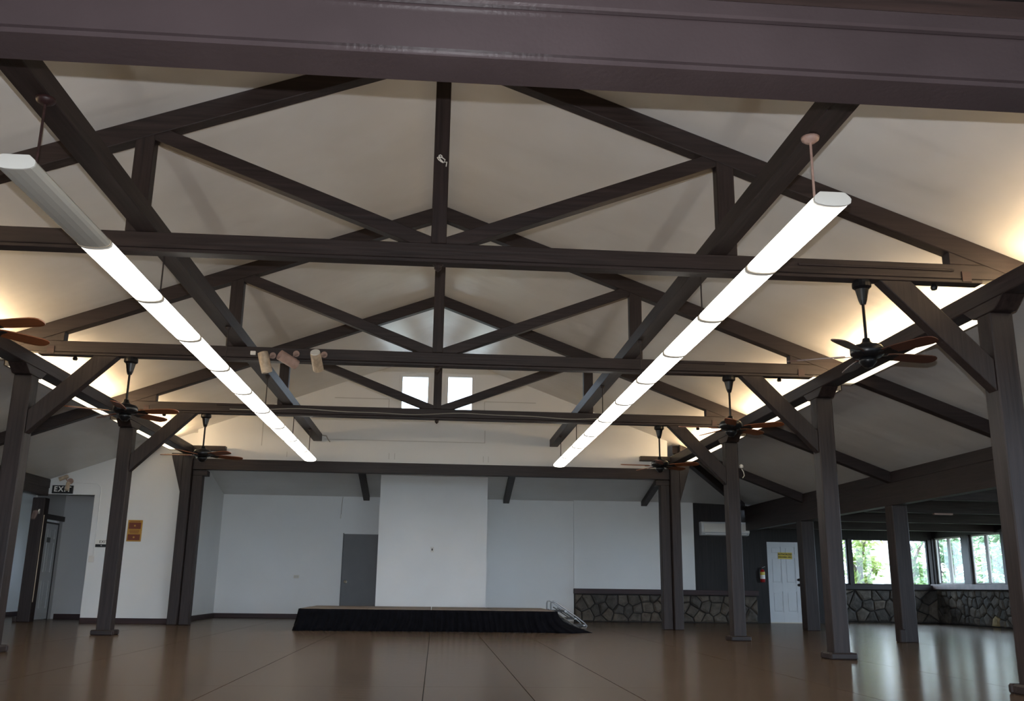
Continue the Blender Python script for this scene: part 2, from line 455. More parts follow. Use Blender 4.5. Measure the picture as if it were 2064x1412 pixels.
# patched panel seams on the gable wall
for (x0, x1, z0, z1) in [(-2.04, -0.97, 4.33, 4.345), (-0.98, -0.965, 4.05, 4.34), (0.92, 0.935, 4.05, 4.34), (0.93, 1.96, 4.33, 4.345),
                         (-2.2, 0.95, 3.50, 3.512), (0.94, 0.955, 3.50, 3.75), (-3.4, -3.385, 3.35, 3.8), (-0.93, -0.92, 3.14, 3.26), (-0.82, -0.81, 3.14, 3.26), (0.92, 0.93, 3.12, 3.24), (1.02, 1.03, 3.12, 3.24), (-2.9, -2.89, 3.14, 3.24)]:
    box('panel_seam', (x0, GW-0.006, z0), (x1, GW+0.004, z1), 'seam', wg)
for n, (x0, x1, z0, z1) in enumerate(wins, 1):
    wo = structure('window_%d' % n, ((x0+x1)/2, GW, z0))
    f = 0.055
    for lo, hi in (((x0-f, z0-f), (x1+f, z0+0.012)), ((x0-f, z1-0.012), (x1+f, z1+f)), ((x0-f, z0), (x0+0.012, z1)), ((x1-0.012, z0), (x1+f, z1))):
        box('window_frame', (lo[0], GW-0.025, lo[1]), (hi[0], GW+0.03, hi[1]), 'frame_white', wo, bevel=0.004)
    box('pane', (x0, GW+0.05, z0), (x1, GW+0.056, z1), 'window_glass', wo)

# front gable above the entry beam
wf = G()
for sgn in (-1, 1):
    wf.prism([(0, 3.2), (sgn*7.4, 3.2), (sgn*7.4, 3.25), (sgn*5.6, zroof(5.6)), (0, ZR)], 'y', 3.50, 3.62)
wf.build('wall_front_gable', 'fascia_rough')['kind'] = 'structure'
# wall with the signs, left of the stage; doorway to the hallway
tag(wall_xz('wall_end_left', 18.36, 18.50, [
    [(-4.60, 0), (-4.60, zroof(4.6)), (-6.47, zroof(6.47)), (-6.47, 0)],
    [(-6.47, 2.35), (-6.47, zroof(6.47)), (-7.40, zroof(7.40)), (-7.40, 2.35)]], 'wall_white'), kind='structure')
# hallway behind the doorway
tag(box('wall_hallway_back', (-7.80, 20.35, 0), (-5.0, 20.45, 2.62), 'wall_grey'), kind='structure')
tag(box('wall_hallway_right', (-5.12, 18.5, 0), (-5.0, 22.3, 2.62), 'wall_grey'), kind='structure')
hl = structure('wall_hallway_left')
box('plaster', (-7.80, 18.95, 1.96), (-7.76, 20.4, 2.62), 'wall_grey', hl)
box('plaster', (-7.80, 18.95, 0), (-7.76, 19.30, 1.96), 'wall_grey', hl)
box('plaster', (-7.80, 20.16, 0), (-7.76, 20.4, 1.96), 'wall_grey', hl)
box('head_board', (-7.76, 19.10, 1.95), (-7.72, 20.34, 2.05), 'wood_y', hl)
# alcove walls
tag(box('wall_alcove_left', (-5.0, 18.45, 0), (-4.88, YB+0.1, 3.7), 'wall_white'), kind='structure')
tag(box('wall_back', (-5.0, YB, 0), (3.32, YB+0.12, 2.95), 'wall_white'), kind='structure')
tag(box('wall_chimney', (-1.20, 20.5, 0), (1.145, YB, 3.30), 'wall_gloss'), kind='structure')
tag(box('wall_back_right', (3.27, YB-0.06, 0.62), (6.14, YB+0.12, 2.95), 'wall_white'), kind='structure')
tag(box('wall_panel_dark', (6.14, YB-0.06, 0.62), (7.60, YB+0.12, 2.90), 'panel_dark'), kind='structure')

# Voronoi stone work ------------------------------------------------
def clip(poly, p, n):
    out = []
    for i in range(len(poly)):
        a, b = poly[i], poly[(i+1) % len(poly)]
        da = (a[0]-p[0])*n[0]+(a[1]-p[1])*n[1]; db = (b[0]-p[0])*n[0]+(b[1]-p[1])*n[1]
        if da <= 0: out.append(a)
        if da*db < 0:
            t = da/(da-db); out.append((a[0]+(b[0]-a[0])*t, a[1]+(b[1]-a[1])*t))
    return out
def stone_wall(parent, origin, u, nrm, width, height, nx, nz, seed, ypos=None):
    rnd = random.Random(seed)
    origin, u, nrm = Vector(origin), Vector(u), Vector(nrm)
    pts = []
    for j in range(nz):
        for i in range(nx):
            pts.append(((i+0.5+rnd.uniform(-0.42, 0.42)+(0.25 if j % 2 else -0.25))*width/nx, (j+0.5+rnd.uniform(-0.42, 0.42))*height/nz))
    for k, p in enumerate(pts):
        poly = [(0, 0), (width, 0), (width, height), (0, height)]
        for q in pts:
            if q is p or abs(q[0]-p[0]) > 4*width/nx: continue
            mid = ((p[0]+q[0])/2, (p[1]+q[1])/2)
            poly = clip(poly, mid, (q[0]-p[0], q[1]-p[1]))
            if len(poly) < 3: break
        if len(poly) < 3: continue
        # drop tiny edges
        pp = [poly[0]]
        for q in poly[1:]:
            if math.hypot(q[0]-pp[-1][0], q[1]-pp[-1][1]) > 0.02: pp.append(q)
        if len(pp) < 3: continue
        cx = sum(q[0] for q in pp)/len(pp); cz = sum(q[1] for q in pp)/len(pp)
        d = rnd.uniform(0.035, 0.075); vs = []; n = len(pp)
        for sc, dep in ((0.93, 0.0), (0.86, d*0.7), (0.55, d)):
            for q in pp:
                x, z = cx+(q[0]-cx)*sc, cz+(q[1]-cz)*sc
                vs.append(origin + u*x + Vector((0, 0, z)) + nrm*(dep + rnd.uniform(-0.006, 0.006)*(dep > 0)))
        fs = []
        for r in range(2):
            for i in range(n):
                i2 = (i+1) % n; fs.append([r*n+i, r*n+i2, (r+1)*n+i2, (r+1)*n+i])
        fs.append([2*n+i for i in range(n)])
        mi = rnd.choice([0, 0, 1, 1, 2, 3, 3])
        if ypos and p is min(pts, key=lambda q: (q[0]-ypos[0])**2+(q[1]-ypos[1])**2): mi = 4
        mk('stone', vs, fs, STONES[mi], parent)
ws = structure('wall_stone_back', (3.3, YB-0.1, 0))
box('mortar_bed', (3.27, YB-0.10, 0), (7.60, YB+0.1, 0.62), 'mortar', ws)
stone_wall(ws, (3.28, YB-0.10, 0.01), (1, 0, 0), (0, -1, 0), 4.30, 0.60, 17, 3, 3)
tag(box('trim_1', (3.25, YB-0.20, 0.62), (7.60, YB-0.05, 0.735), 'trim_wood', bevel=0.006), kind='structure')
# wall with the white door
YDW = 22.3
tag(wall_xz('wall_door', YDW, YDW+0.12, [(7.55, 7.985, 0, 2.5), (8.83, 9.55, 0, 2.5), (7.985, 8.83, 1.883, 2.5)], 'panel_dark'), kind='structure')
tag(box('trim_4', (7.60, 22.12, 0), (7.965, 22.30, 2.5), 'panel_dark', bevel=0.004), kind='structure')
tag(box('wall_door_return', (9.45, YDW+0.1, 0), (9.55, 23.4, 2.5), 'panel_dark'), kind='structure')
# lanai far wall
YL, XL = 23.3, 12.75
lf = structure('wall_lanai_far', (9.5, YL, 0))
box('mortar_bed', (9.5, YL, 0), (XL+0.2, YL+0.2, 0.80), 'mortar', lf)
stone_wall(lf, (9.5, YL, 0.01), (1, 0, 0), (0, -1, 0), XL-9.5, 0.78, 11, 3, 11)
box('header_board', (9.5, YL, 2.05), (XL+0.2, YL+0.15, 2.46), 'panel_dark', lf)
tag(box('trim_2', (9.5, YL-0.10, 0.80), (XL-0.06, YL+0.16, 0.915), 'wood_x', bevel=0.006), kind='structure')
lr = structure('wall_lanai_right', (XL, 12, 0))
box('mortar_bed', (XL, REAR, 0), (XL+0.2, YL+0.2, 0.82), 'mortar', lr)
stone_wall(lr, (XL, YL-0.02, 0.01), (0, -1, 0), (-1, 0, 0), 6.2, 0.80, 26, 4, 5, ypos=(2.6, 0.18))
box('header_board', (XL, REAR, 2.09), (XL+0.15, YL+0.2, 2.46), 'panel_dark', lr)
tag(box('trim_3', (XL-0.16, REAR, 0.82), (XL+0.16, YL, 0.95), 'sill_wood', bevel=0.008), kind='structure')
# lanai windows
wn = 3
def window_far(x0, x1, mull=()):
    global wn
    wo = structure('window_%d' % wn, ((x0+x1)/2, YL, 0.92)); wn += 1
    z0, z1, f = 0.915, 2.05, 0.035
    for a, b in ((x0, x0+f), (x1-f, x1)): box('window_frame', (a, YL+0.02, z0), (b, YL+0.09, z1), 'panel_dark', wo)
    for a, b in ((z0, z0+0.03), (z1-0.03, z1)): box('window_frame', (x0+f, YL+0.02, a), (x1-f, YL+0.09, b), 'panel_dark', wo)
    box('pane', (x0+f, YL+0.05, z0+0.03), (x1-f, YL+0.055, z1-0.03), 'window_glass', wo)
for a, b in ((9.60, 10.50), (10.59, 11.64), (11.72, 12.62)): window_far(a, b)
for x0, x1 in ((9.5, 9.6), (10.50, 10.59), (11.64, 11.72), (12.62, 12.75)):
    box('window_post', (x0, YL-0.02, 0.915), (x1, YL+0.13, 2.05), 'wood_z', lf)
def window_right(y0, y1, ym):
    global wn
    wo = structure('window_%d' % wn, (XL, (y0+y1)/2, 0.95)); wn += 1
    z0, z1, f = 0.95, 2.09, 0.03
    for a, b, dep in ((y0, y0+f*2, 0.05), (y1-f*2, y1, 0.05), (ym-0.055, ym+0.055, 0.045)):
        box('window_frame', (XL+dep-0.02, a, z0), (XL+0.075, b, z1), 'frame_pale', wo, bevel=0.006)
    for a, b in ((z0, z0+0.035), (z1-0.035, z1)): box('window_frame', (XL+0.03, y0, a), (XL+0.10, y1, b), 'frame_pale', wo)
    box('pane', (XL+0.06, y0+f, z0+0.03), (XL+0.065, ym-0.06, z1-0.03), 'window_glass', wo)
    box('pane', (XL+0.06, ym+0.06, z0+0.03), (XL+0.065, y1-f, z1-0.03), 'window_glass', wo)
yy = 23.25
box('window_post', (XL-0.04, yy, 0.95), (XL+0.15, YL+0.05, 2.09), 'wood_z', lr)
while yy > REAR+2:
    y1 = yy; y0 = yy-1.33
    window_right(y0, y1, (y0+y1)/2+0.02)
    box('window_post', (XL-0.04, y0-0.30, 0.95), (XL+0.09, y0, 2.09), 'wood_z', lr)
    yy = y0-0.30
# far left wall, entry bay walls, rear wall with tall unseen openings added for daylight
tag(box('wall_left', (-9.09, REAR, 0), (-8.97, 22.3, 2.75), 'wall_white'), kind='structure')
tag(box('wall_left_upper', (-9.09, REAR, 2.75), (-8.97, 3.4, 3.4), 'wall_white'), kind='structure')
tag(wall_xz('wall_aisle_end', 22.2, 22.3, [(-8.97, -7.4, 0, 2.7), (-6.6, -5.0, 0, 2.7), (-7.4, -6.6, 0, 1.0), (-7.4, -6.6, 1.9, 2.7)], 'wall_white'), kind='structure')  # small unseen opening added so some daylight reaches the left wall
rw = []
xs = -9.0
for k in range(7):
    rw.append((xs, xs+0.7, 0, 3.35)); rw.append((xs+0.7, xs+3.1, 2.55, 3.35)); xs += 3.1
rw.append((xs, 13.0, 0, 3.35))
tag(wall_xz('wall_rear', REAR-0.12, REAR, rw, 'panel_dark'), kind='structure')
# outside ground
tag(box('ground', (-60, -60, -0.5), (90, 90, -0.13), 'grass'), kind='structure')

# baseboards
for nm, lo, hi in (('baseboard_end', (-6.47, 18.335, 0), (-4.82, 18.36, 0.10)), ('baseboard_alcove_left', (-4.88, 18.5, 0), (-4.855, YB, 0.10)),
                   ('baseboard_back', (-4.88, YB-0.025, 0), (-2.10, YB, 0.10)), ('baseboard_hallway', (-7.70, 20.325, 0), (-5.12, 20.35, 0.10)),
                   ('baseboard_left', (-8.97, 6, 0), (-8.94, 22.2, 0.10))):
    tag(box(nm, lo, hi, 'trim_wood', bevel=0.004), kind='structure')

# doors ------------------------------------------------------------
d1 = structure('door_1', (-1.65, YB, 0))
box('leaf', (-2.075, YB-0.035, 0.0), (-1.20, YB-0.002, 1.885), 'door_grey', d1, bevel=0.004)
box('hinge_strip', (-2.095, YB-0.03, 0.0), (-2.077, YB-0.002, 1.905), 'black_metal', d1)
k = G().lathe([(0.012, 0), (0.012, 0.03), (0.03, 0.04), (0.036, 0.06), (0.028, 0.08), (0.0, 0.085)], (-1.985, YB-0.035, 0.815), 14, Matrix.Rotation(math.pi/2, 4, 'X'))
k.build('knob', 'brass', d1, smooth=True)
G().lathe([(0.035, 0), (0.035, 0.006), (0.0, 0.007)], (-1.985, YB-0.035, 0.815), 14, Matrix.Rotation(math.pi/2, 4, 'X')).build('rose', 'brass', d1)
def panel_door(root, x0, x1, y, z0, z1, mat, rows, parent_leaf='leaf'):
    """six-panel leaf facing -y: stiles, rails and recessed raised panels"""
    W = x1-x0
    lf_ = box(parent_leaf, (x0, y, z0), (x1, y+0.03, z1), mat, root)
    cols = [(x0, x0+0.14*W), (x0+0.44*W, x0+0.56*W), (x1-0.14*W, x1)]
    zs = [z0] + [z0+(z1-z0)*t for t in rows] + [z1]
    for a, b in cols: box('stile', (a, y-0.018, z0), (b, y, z1), mat, lf_, bevel=0.002)
    holes = list(zip(zs[1::2], zs[2::2]))
    rails = list(zip(zs[0::2], zs[1::2]))
    for a, b in rails:
        for p, q in ((cols[0][1], cols[1][0]), (cols[1][1], cols[2][0])):
            box('rail', (p, y-0.018, a), (q, y, b), mat, lf_)
    for a, b in holes:
        for p, q in ((cols[0][1], cols[1][0]), (cols[1][1], cols[2][0])):
            box('panel', (p+0.026, y-0.012, a+0.026), (q-0.026, y, b-0.026), mat, lf_, bevel=0.008)
    return lf_
d2 = structure('door_2', (8.41, YDW, 0))
panel_door(d2, 8.0, 8.815, YDW-0.0, 0.02, 1.885, 'door_white', (0.12, 0.38, 0.48, 0.80, 0.85, 0.94))
box('threshold', (7.99, YDW-0.06, 0.0), (8.83, YDW+0.04, 0.02), 'ivory', d2)
box('jamb', (7.965, YDW-0.03, 0.0), (7.997, YDW+0.04, 1.92), 'panel_dark', d2)
box('jamb', (8.818, YDW-0.03, 0.0), (8.85, YDW+0.04, 1.92), 'sill_wood', d2)
for z in (1.00, 0.88):
    G().lathe([(0.030, 0), (0.030, 0.012), (0.014, 0.016), (0.014, 0.04), (0.032, 0.05), (0.034, 0.07), (0.0, 0.078)], (8.755, YDW-0.01, z), 14, Matrix.Rotation(math.pi/2, 4, 'X')).build('knob' if z < 0.95 else 'deadbolt', 'black_metal', d2, smooth=True)
d3 = structure('door_3', (-7.76, 19.73, 0))
lf3 = box('leaf', (-7.80, 19.32, 0.01), (-7.765, 20.12, 1.87), 'door_white', d3)
for a, b in ((19.32, 19.43), (19.67, 19.77), (20.01, 20.12)): box('stile', (-7.765, a, 0.01), (-7.755, b, 1.87), 'door_white', lf3)
for a, b in ((0.01, 0.22), (0.75, 0.92), (1.50, 1.58), (1.77, 1.87)):
    for p, q in ((19.43, 19.67), (19.77, 20.01)): box('rail', (-7.765, p, a), (-7.755, q, b), 'door_white', lf3)
for a, b in ((0.22, 0.75), (0.92, 1.50), (1.58, 1.77)):
    for p, q in ((19.43, 19.67), (19.77, 20.01)): box('panel', (-7.765, p+0.02, a+0.02), (-7.759, q-0.02, b-0.02), 'door_white', lf3, bevel=0.004)
for a, b in ((19.285, 19.318), (20.122, 20.155)): box('jamb', (-7.80, a, 0), (-7.745, b, 1.905), 'black_plastic', d3)
box('jamb', (-7.80, 19.285, 1.875), (-7.745, 20.155, 1.905), 'black_plastic', d3)
tag(box('door_plate', (-7.753, 19.64, 1.50), (-7.748, 19.80, 1.60), 'dark_steel'), 'small dark plate on the hallway door', 'sign')

# ================================================================== TIMBER FRAME
def truss(k, label):
    y = T[k]-0.04; h = 0.06
    t = thing('roof_truss', (0, y, TIE_B), label, 'truss', 'roof trusses')
    box('tie_beam', (-4.86, y-h, TIE_B+0.035), (4.86, y+h, TIE_T), 'wood_x', t, bevel=0.006)
    box('tie_plank', (-4.60, y-h-0.004, TIE_B), (4.60, y+h-0.004, TIE_B+0.030), 'wood_x', t, bevel=0.004)
    box('king_post', (-0.063, y-h-0.006, TIE_T), (0.063, y+h, ZR-0.02), 'wood_z', t, bevel=0.006)
    for s in (-1, 1):
        g = G(); dv = 0.18
        g.prism([(s*0.055, zroof(0.055)), (s*XH0, zroof(XH0)), (s*XH0, zroof(XH0)-dv), (s*0.055, zroof(0.055)-dv)], 'y', y-h-0.004, y+h+0.004)
        g.build('rafter', 'wood_x', t, bevel=0.006)
        box('strut', (min(s*2.34, s*2.49), y-h+0.004, TIE_T), (max(s*2.34, s*2.49), y+h-0.004, zroof(2.42)-0.10), 'wood_z', t, bevel=0.006)
        z0, z1 = 3.495, 3.495+0.376*2.36
        G().prism([(s*0.05, z0+0.02), (s*2.36, z1+0.02), (s*2.36, z1-0.115), (s*0.23, TIE_T), (s*0.05, TIE_T)], 'y', y-h+0.008, y+h-0.008).build('diagonal', 'wood_x', t, bevel=0.004)
        G().prism([(s*4.33, TIE_T), (s*4.86, TIE_T), (s*4.86, zroof(4.86)-0.12), (s*4.33, zroof(4.33)-0.12)], 'y', y-h+0.003, y+h-0.003).build('heel_block', 'wood_x', t, bevel=0.004)
        G().prism([(s*3.70, TIE_B), (s*3.97, TIE_B), (s*4.62, TIE_B-0.655), (s*4.62, TIE_B-0.925)], 'y', y-h, y+h).build('knee_brace', 'wood_z', t, bevel=0.006)
        box('bracket_plate', (min(s*4.42, s*4.50), y-h-0.012, TIE_B+0.01), (max(s*4.42, s*4.50), y-h, TIE_B+0.10), 'trim_wood', t)
        g = G().lathe([(0.022, -0.05), (0.030, -0.03), (0.016, 0.0)], (s*4.20, y, TIE_B), 10); g.build('bolt', 'black_metal', t)
    G().lathe([(0.006, -0.06), (0.030, -0.035), (0.030, -0.012), (0.045, 0.0)], (0, y, TIE_B), 12).build('pendant', 'wood_z', t)
    return t
tr1 = truss(1, 'nearest dark timber roof truss, its apex hidden behind the front beam')
tr2 = truss(2, 'middle dark timber roof truss carrying three small can spotlights')
tr3 = truss(3, 'farthest dark timber roof truss, in front of the two gable windows')
# conduit runs on the tie beams
for t, k, x0, x1, z in ((tr1, 1, 3.0, 4.35, 3.40), (tr2, 2, 2.7, 3.5, 3.43), (tr3, 3, -3.4, -2.0, 3.43)):
    y = T[k]-0.11
    G().tube([(x0, y, z), (x1, y, z)], 0.011, 8).build('conduit', 'wood_x', t)

# outer rafters on the end line, right of the end post, and valley beam
ro = tag(G().prism([(4.85, zroof(4.85)), (XH0-0.015, zroof(XH0-0.015)), (XH0-0.015, zroof(XH0-0.015)-0.18), (4.85, zroof(4.85)-0.18)], 'y', 18.08, 18.20).build('end_rafter', 'wood_x', bevel=0.006),
         'dark sloping rafter from the right end post down to the lanai header', 'rafter')
vb = G()
a, b = Vector((4.80, 18.28, zroof(4.8)-0.01)), Vector((7.25, 21.60, 2.735))
dn = Vector((0, 0, -0.16)); sd = (b-a).cross(Vector((0, 0, 1))).normalized()*0.06
vb.hexa([a-sd+dn, a+sd+dn, b+sd+dn, b-sd+dn, a-sd, a+sd, b+sd, b-sd])
tag(vb.build('valley_beam', 'wood_x', bevel=0.006), 'dark diagonal valley beam behind the right end post, under the corner ceiling', 'beam')

# purlins
for s, lab in ((-1, 'long dark purlin above the left row of lights'), (1, 'long dark purlin above the right row of lights')):
    x0, x1 = sorted((s*2.24, s*2.405))
    p = box('purlin', (x0, 3.67, TIE_T+0.002), (x1, GW-0.01, 3.605), 'wood_y', bevel=0.006)
    tag(p, lab, 'beam', 'purlins')
# plates on the post lines
for s, lab in ((-1, 'long dark plate beam resting on the left posts'), (1, 'long dark plate beam resting on the right posts')):
    x0, x1 = sorted((s*XP0, s*XP1))
    root = thing('plate_beam', (s*4.72, 10.9, 3.14), lab, 'beam', 'plate beams')
    box('beam', (x0, 3.67, 3.14), (x1, 18.20, 3.29), 'wood_y', root, bevel=0.008)
    g = G(); xx0, xx1 = sorted((s*4.80, s*4.822))
    # short stub that crosses the plate at the end post
    xx0, xx1 = sorted((s*4.02, s*4.62))
    box('stub', (xx0, 17.96, 3.20), (xx1, 18.10, 3.29), 'wood_x', root, bevel=0.005)
# posts
def post(x, y, label, h=3.14, cat='post', hw=0.10, cap=True, plinth=True, group='hall posts'):
    t = thing('timber_post', (x, y, 0), label, cat, group)
    box('shaft', (x-hw, y-hw, 0.0), (x+hw, y+hw, h-(0.10 if cap else 0)), 'wood_z', t, bevel=0.010)
    if cap: G().prism([(y-0.30, h), (y+0.30, h), (y+0.16, h-0.10), (y-0.16, h-0.10)], 'x', x-hw, x+hw).build('cap', 'wood_y', t, bevel=0.006)
    if plinth:
        p = 0.058
        for lo, hi in (((x-hw-p, y-hw-p), (x+hw+p, y-hw)), ((x-hw-p, y+hw), (x+hw+p, y+hw+p)), ((x-hw-p, y-hw), (x-hw, y+hw)), ((x+hw, y-hw), (x+hw+p, y+hw))):
            box('plinth', (lo[0], lo[1], 0), (hi[0], hi[1], 0.075), 'wood_x', t, bevel=0.014)
    return t
side = {-1: 'left', 1: 'right'}
post(4.72, T[1]-0.02, 'nearest right post, cut by the right edge of the picture')
post(4.72, T[2]-0.02, 'right hall post with a knee brace, second from the right picture edge')
post(4.72, T[3]-0.02, 'right hall post standing in front of the white air conditioner')
post(-4.72, T[2]-0.02, 'left hall post at the left edge of the picture')
post(-4.72, T[3]-0.02, 'left hall post between the EXIT doorway and the brown plaque')
post(-4.72, T[1]-0.02, 'left hall post beside the camera, outside the left picture edge')
for s in (-1, 1):
    sd_ = side[s]
    t = thing('end_post', (s*4.62, 18.12, 0), 'double dark post carrying the %s end of the stage beam' % sd_, 'post', 'stage beam posts')
    x0, x1 = sorted((s*4.62, s*4.80)); box('shaft', (x0, 17.98, 0), (x1, 18.18, 3.14), 'wood_z', t, bevel=0.010)
    x0, x1 = sorted((s*4.43, s*4.615)); box('beam_post', (x0, 18.08, 0), (x1, 18.27, 2.83), 'wood_z', t, bevel=0.010)
    x0, x1 = sorted((s*4.34, s*4.615)); box('bearing_block', (x0, 18.07, 2.73), (x1, 18.28, 2.83), 'wood_x', t, bevel=0.006)
    G().prism([(s*4.80, 2.40), (s*4.80, 3.14), (s*5.02, 3.14), (s*5.0, 3.05)], 'y', 18.0, 18.16).build('side_bracket', 'wood_z', t, bevel=0.005)
# stage beam
tag(box('stage_beam', (-4.62, 18.06, 2.845), (4.62, 18.198, 3.055), 'wood_x', bevel=0.006), 'long dark beam across the hall above the stage alcove', 'beam')
# eave headers and outer posts
for s, lab, zb in ((-1, 'dark header beam along the left aisle under the eave', 2.31), (1, 'dark deep header beam between hall and window lanai', 2.10)):
    x0, x1 = sorted((s*XH0, s*XH1))
    root = thing('eave_header', (s*7.41, 11, zb), lab, 'beam', 'eave headers')
    y1 = 18.36 if s < 0 else 21.70
    box('beam', (x0, 3.3, zb+0.005), (x1, y1, (2.645 if s < 0 else 2.66)), 'wood_y', root)
    x2, x3 = sorted((s*(XH0-0.012), s*XH0)); box('fascia_strip', (x2, 3.3, 2.46), (x3, y1, 2.62), 'wood_y', root)
post(7.415, 18.32, 'outer lanai post beside the white door', h=2.10, hw=0.13, cap=False, plinth=False, group='outer posts')
o3 = post(7.415, 14.52, 'outer lanai post with a block at its foot, before the far windows', h=2.10, hw=0.125, cap=False, plinth=False, group='outer posts')
box('foot_block', (7.20, 14.30, 0), (7.30, 14.42, 0.20), 'wood_z', o3, bevel=0.012)
ol = post(-7.62, 18.80, 'dark post on the left side of the EXIT doorway', h=2.31, hw=0.115, cap=False, plinth=False, group='outer posts')
box('foot_block', (-7.80, 18.66, 0), (-7.735, 18.90, 0.10), 'wood_z', ol, bevel=0.01)
box('hanging_tag', (-7.60, 18.68, 2.0), (-7.57, 18.684, 2.09), 'cable_grey', ol)
G().tube([(-7.497, 18.72, 0.36), (-7.497, 18.72, 1.98)], 0.008, 8).build('conduit', 'lamp_end', ol)
# lanai cross beams
for i, y in enumerate((13.5, 15.8, 18.15, 20.6)):
    b_ = box('lanai_beam', (XH1, y-0.06, 2.10), (XL+0.05, y+0.06, 2.44), 'wood_x', bevel=0.006)
    tag(b_, 'dark cross beam under the lanai ceiling, %s from the camera' % ('first', 'second', 'third', 'fourth')[i], 'beam', 'lanai cross beams')
tag(box('junction_box', (8.72, 15.73, 2.07), (9.06, 15.80, 2.10), 'pink_metal', bevel=0.004), 'small pale box under a lanai cross beam', 'fixture')
# alcove rafters
for x, lab in ((-1.60, 'short dark alcove rafter left of the white chimney'), (1.66, 'short dark alcove rafter right of the white chimney'), (4.95, 'short dark alcove rafter beside the right end post')):
    g = G(); za = lambda y: zc0+(zc1-zc0)*(y-18.26)/(YB+0.1-18.26)
    y_s = 18.32 if x < 4 else 19.2
    g.prism([(y_s, za(y_s)-0.002), (YB-0.07, za(YB-0.07)-0.002), (YB-0.07, za(YB-0.07)-0.11), (y_s, za(y_s)-0.11)], 'x', x-0.07, x+0.07)
    tag(g.build('alcove_rafter', 'wood_y', bevel=0.005), lab, 'rafter', 'alcove rafters')

# front beam the camera looks under
fb = thing('boxed_beam', (0, 3.55, 2.895), 'wide brown boxed beam across the top of the picture', 'beam')
o_ = G().box((-9.0, 3.42, 2.895), (7.5, 3.67, 3.14)).build('beam_casing', 'fascia', fb, bevel=0.022, segs=8)
box('moulding', (-9.0, 3.375, 3.115), (7.5, 3.42, 3.20), 'fascia', fb, bevel=0.010)
box('upper_board', (-9.0, 3.40, 3.20), (7.5, 3.50, 3.30), 'fascia_rough', fb, bevel=0.004)

# ================================================================== FITTINGS
ordn = ['first', 'second', 'third', 'fourth', 'fifth', 'sixth', 'seventh', 'eighth', 'ninth', 'tenth']
SEG, LY0, LX = 1.218, 4.766, 2.267
def fixture(kind):
    """one 4-foot wraparound fixture at the origin, running along +y"""
    t = thing('fluorescent_light', (0, 0, 0), 'x', 'ceiling light', 'rows of fluorescent lights')
    prof = [(-0.100, 0.058), (-0.107, 0.045), (-0.103, 0.022), (-0.085, 0.010), (-0.045, 0.002), (0, 0.0), (0.045, 0.002), (0.085, 0.010), (0.103, 0.022), (0.107, 0.045), (0.100, 0.058)]
    G().prism(prof, 'y', 0.016, SEG-0.016).build('diffuser', 'lamp_off' if kind == 'off' else 'lamp_lit', t)
    G().prism([(-0.07, 0.085), (-0.095, 0.058), (0.095, 0.058), (0.07, 0.085)], 'y', 0.006, SEG-0.006).build('housing', 'white_metal', t)
    big = [(x*1.03, z*1.02-0.002) for x, z in prof]
    for y0, y1 in ((0.003, 0.016), (SEG-0.016, SEG-0.003)):
        G().prism(big + [(0.075, 0.082), (-0.075, 0.082)], 'y', y0, y1).build('end_cap', 'white_metal' if y0 < 0.01 else 'lamp_end', t)
    return t
protos = {'off': None, 'lit': None}
def add_rod(t, y, mat='wood_z', k=0.6):
    G().tube([(0, y, 0.085), (0, y, 0.54)], 0.008 if k > 0.9 else 0.0065, 8).build('rod', mat, t)
    G().lathe([(0.0, 0.515), (0.03*k, 0.518), (0.052*k, 0.535), (0.056*k, 0.553), (0.0, 0.554)], (0, y, 0), 16).build('canopy', mat, t, smooth=True)
rodded = None
for s in (-1, 1):
    for i in range(10):
        kind = 'off' if (s < 0 and i == 0) else 'lit'
        key = (kind, i % 2 == 0 or i == 9, i == 9, i == 0)
        if key not in protos:
            t = fixture(kind); protos[key] = t
            if i == 9: add_rod(t, SEG-0.25)
            elif i == 0: add_rod(t, 0.25, 'pink_metal' if kind == 'lit' else 'trim_wood', 1.0)
            elif i % 2 == 0: add_rod(t, 0.25)
        else: t = copy_tree(protos[key])
        t.location = (s*LX, LY0+i*SEG, 2.898)
        if kind == 'off': t['label'] = 'unlit grey fluorescent fixture at the near end of the left row'
        else: t['label'] = 'lit white fluorescent fixture, %s from the near end of the %s row' % (ordn[i], side[s])
# strip lights behind the plates: open top lights the ceiling, glowing lens below
for s in (-1, 1):
    for k in range(4):
        y0, y1 = T[k]+0.12, T[k+1]-0.16
        t = thing('cove_light', (s*4.94, (y0+y1)/2, 3.20), 'warm strip light behind the %s plate beam, %s bay from the camera' % (side[s], ordn[k]), 'cove light', 'cove lights')
        x0, x1 = sorted((s*4.825, s*5.05)); box('lens', (x0, y0+0.02, 3.200), (x1, y1-0.02, 3.214), 'cove_lens', t)
        x0, x1 = sorted((s*5.05, s*5.062)); box('side_board', (x0, y0, 3.195), (x1, y1, 3.365), 'wood_y', t)
        for a, b in ((y0, y0+0.02), (y1-0.02, y1)):
            x0, x1 = sorted((s*4.825, s*5.05)); box('end_cap', (x0, a, 3.195), (x1, b, 3.30), 'lamp_end', t)
        for a, b in ((y0+0.06, (y0+y1)/2-0.04), ((y0+y1)/2+0.04, y1-0.06)):
            G().tube([(s*4.93, a, 3.30), (s*4.93, b, 3.30)], 0.016, 10).build('tube', 'cove_tube', t)

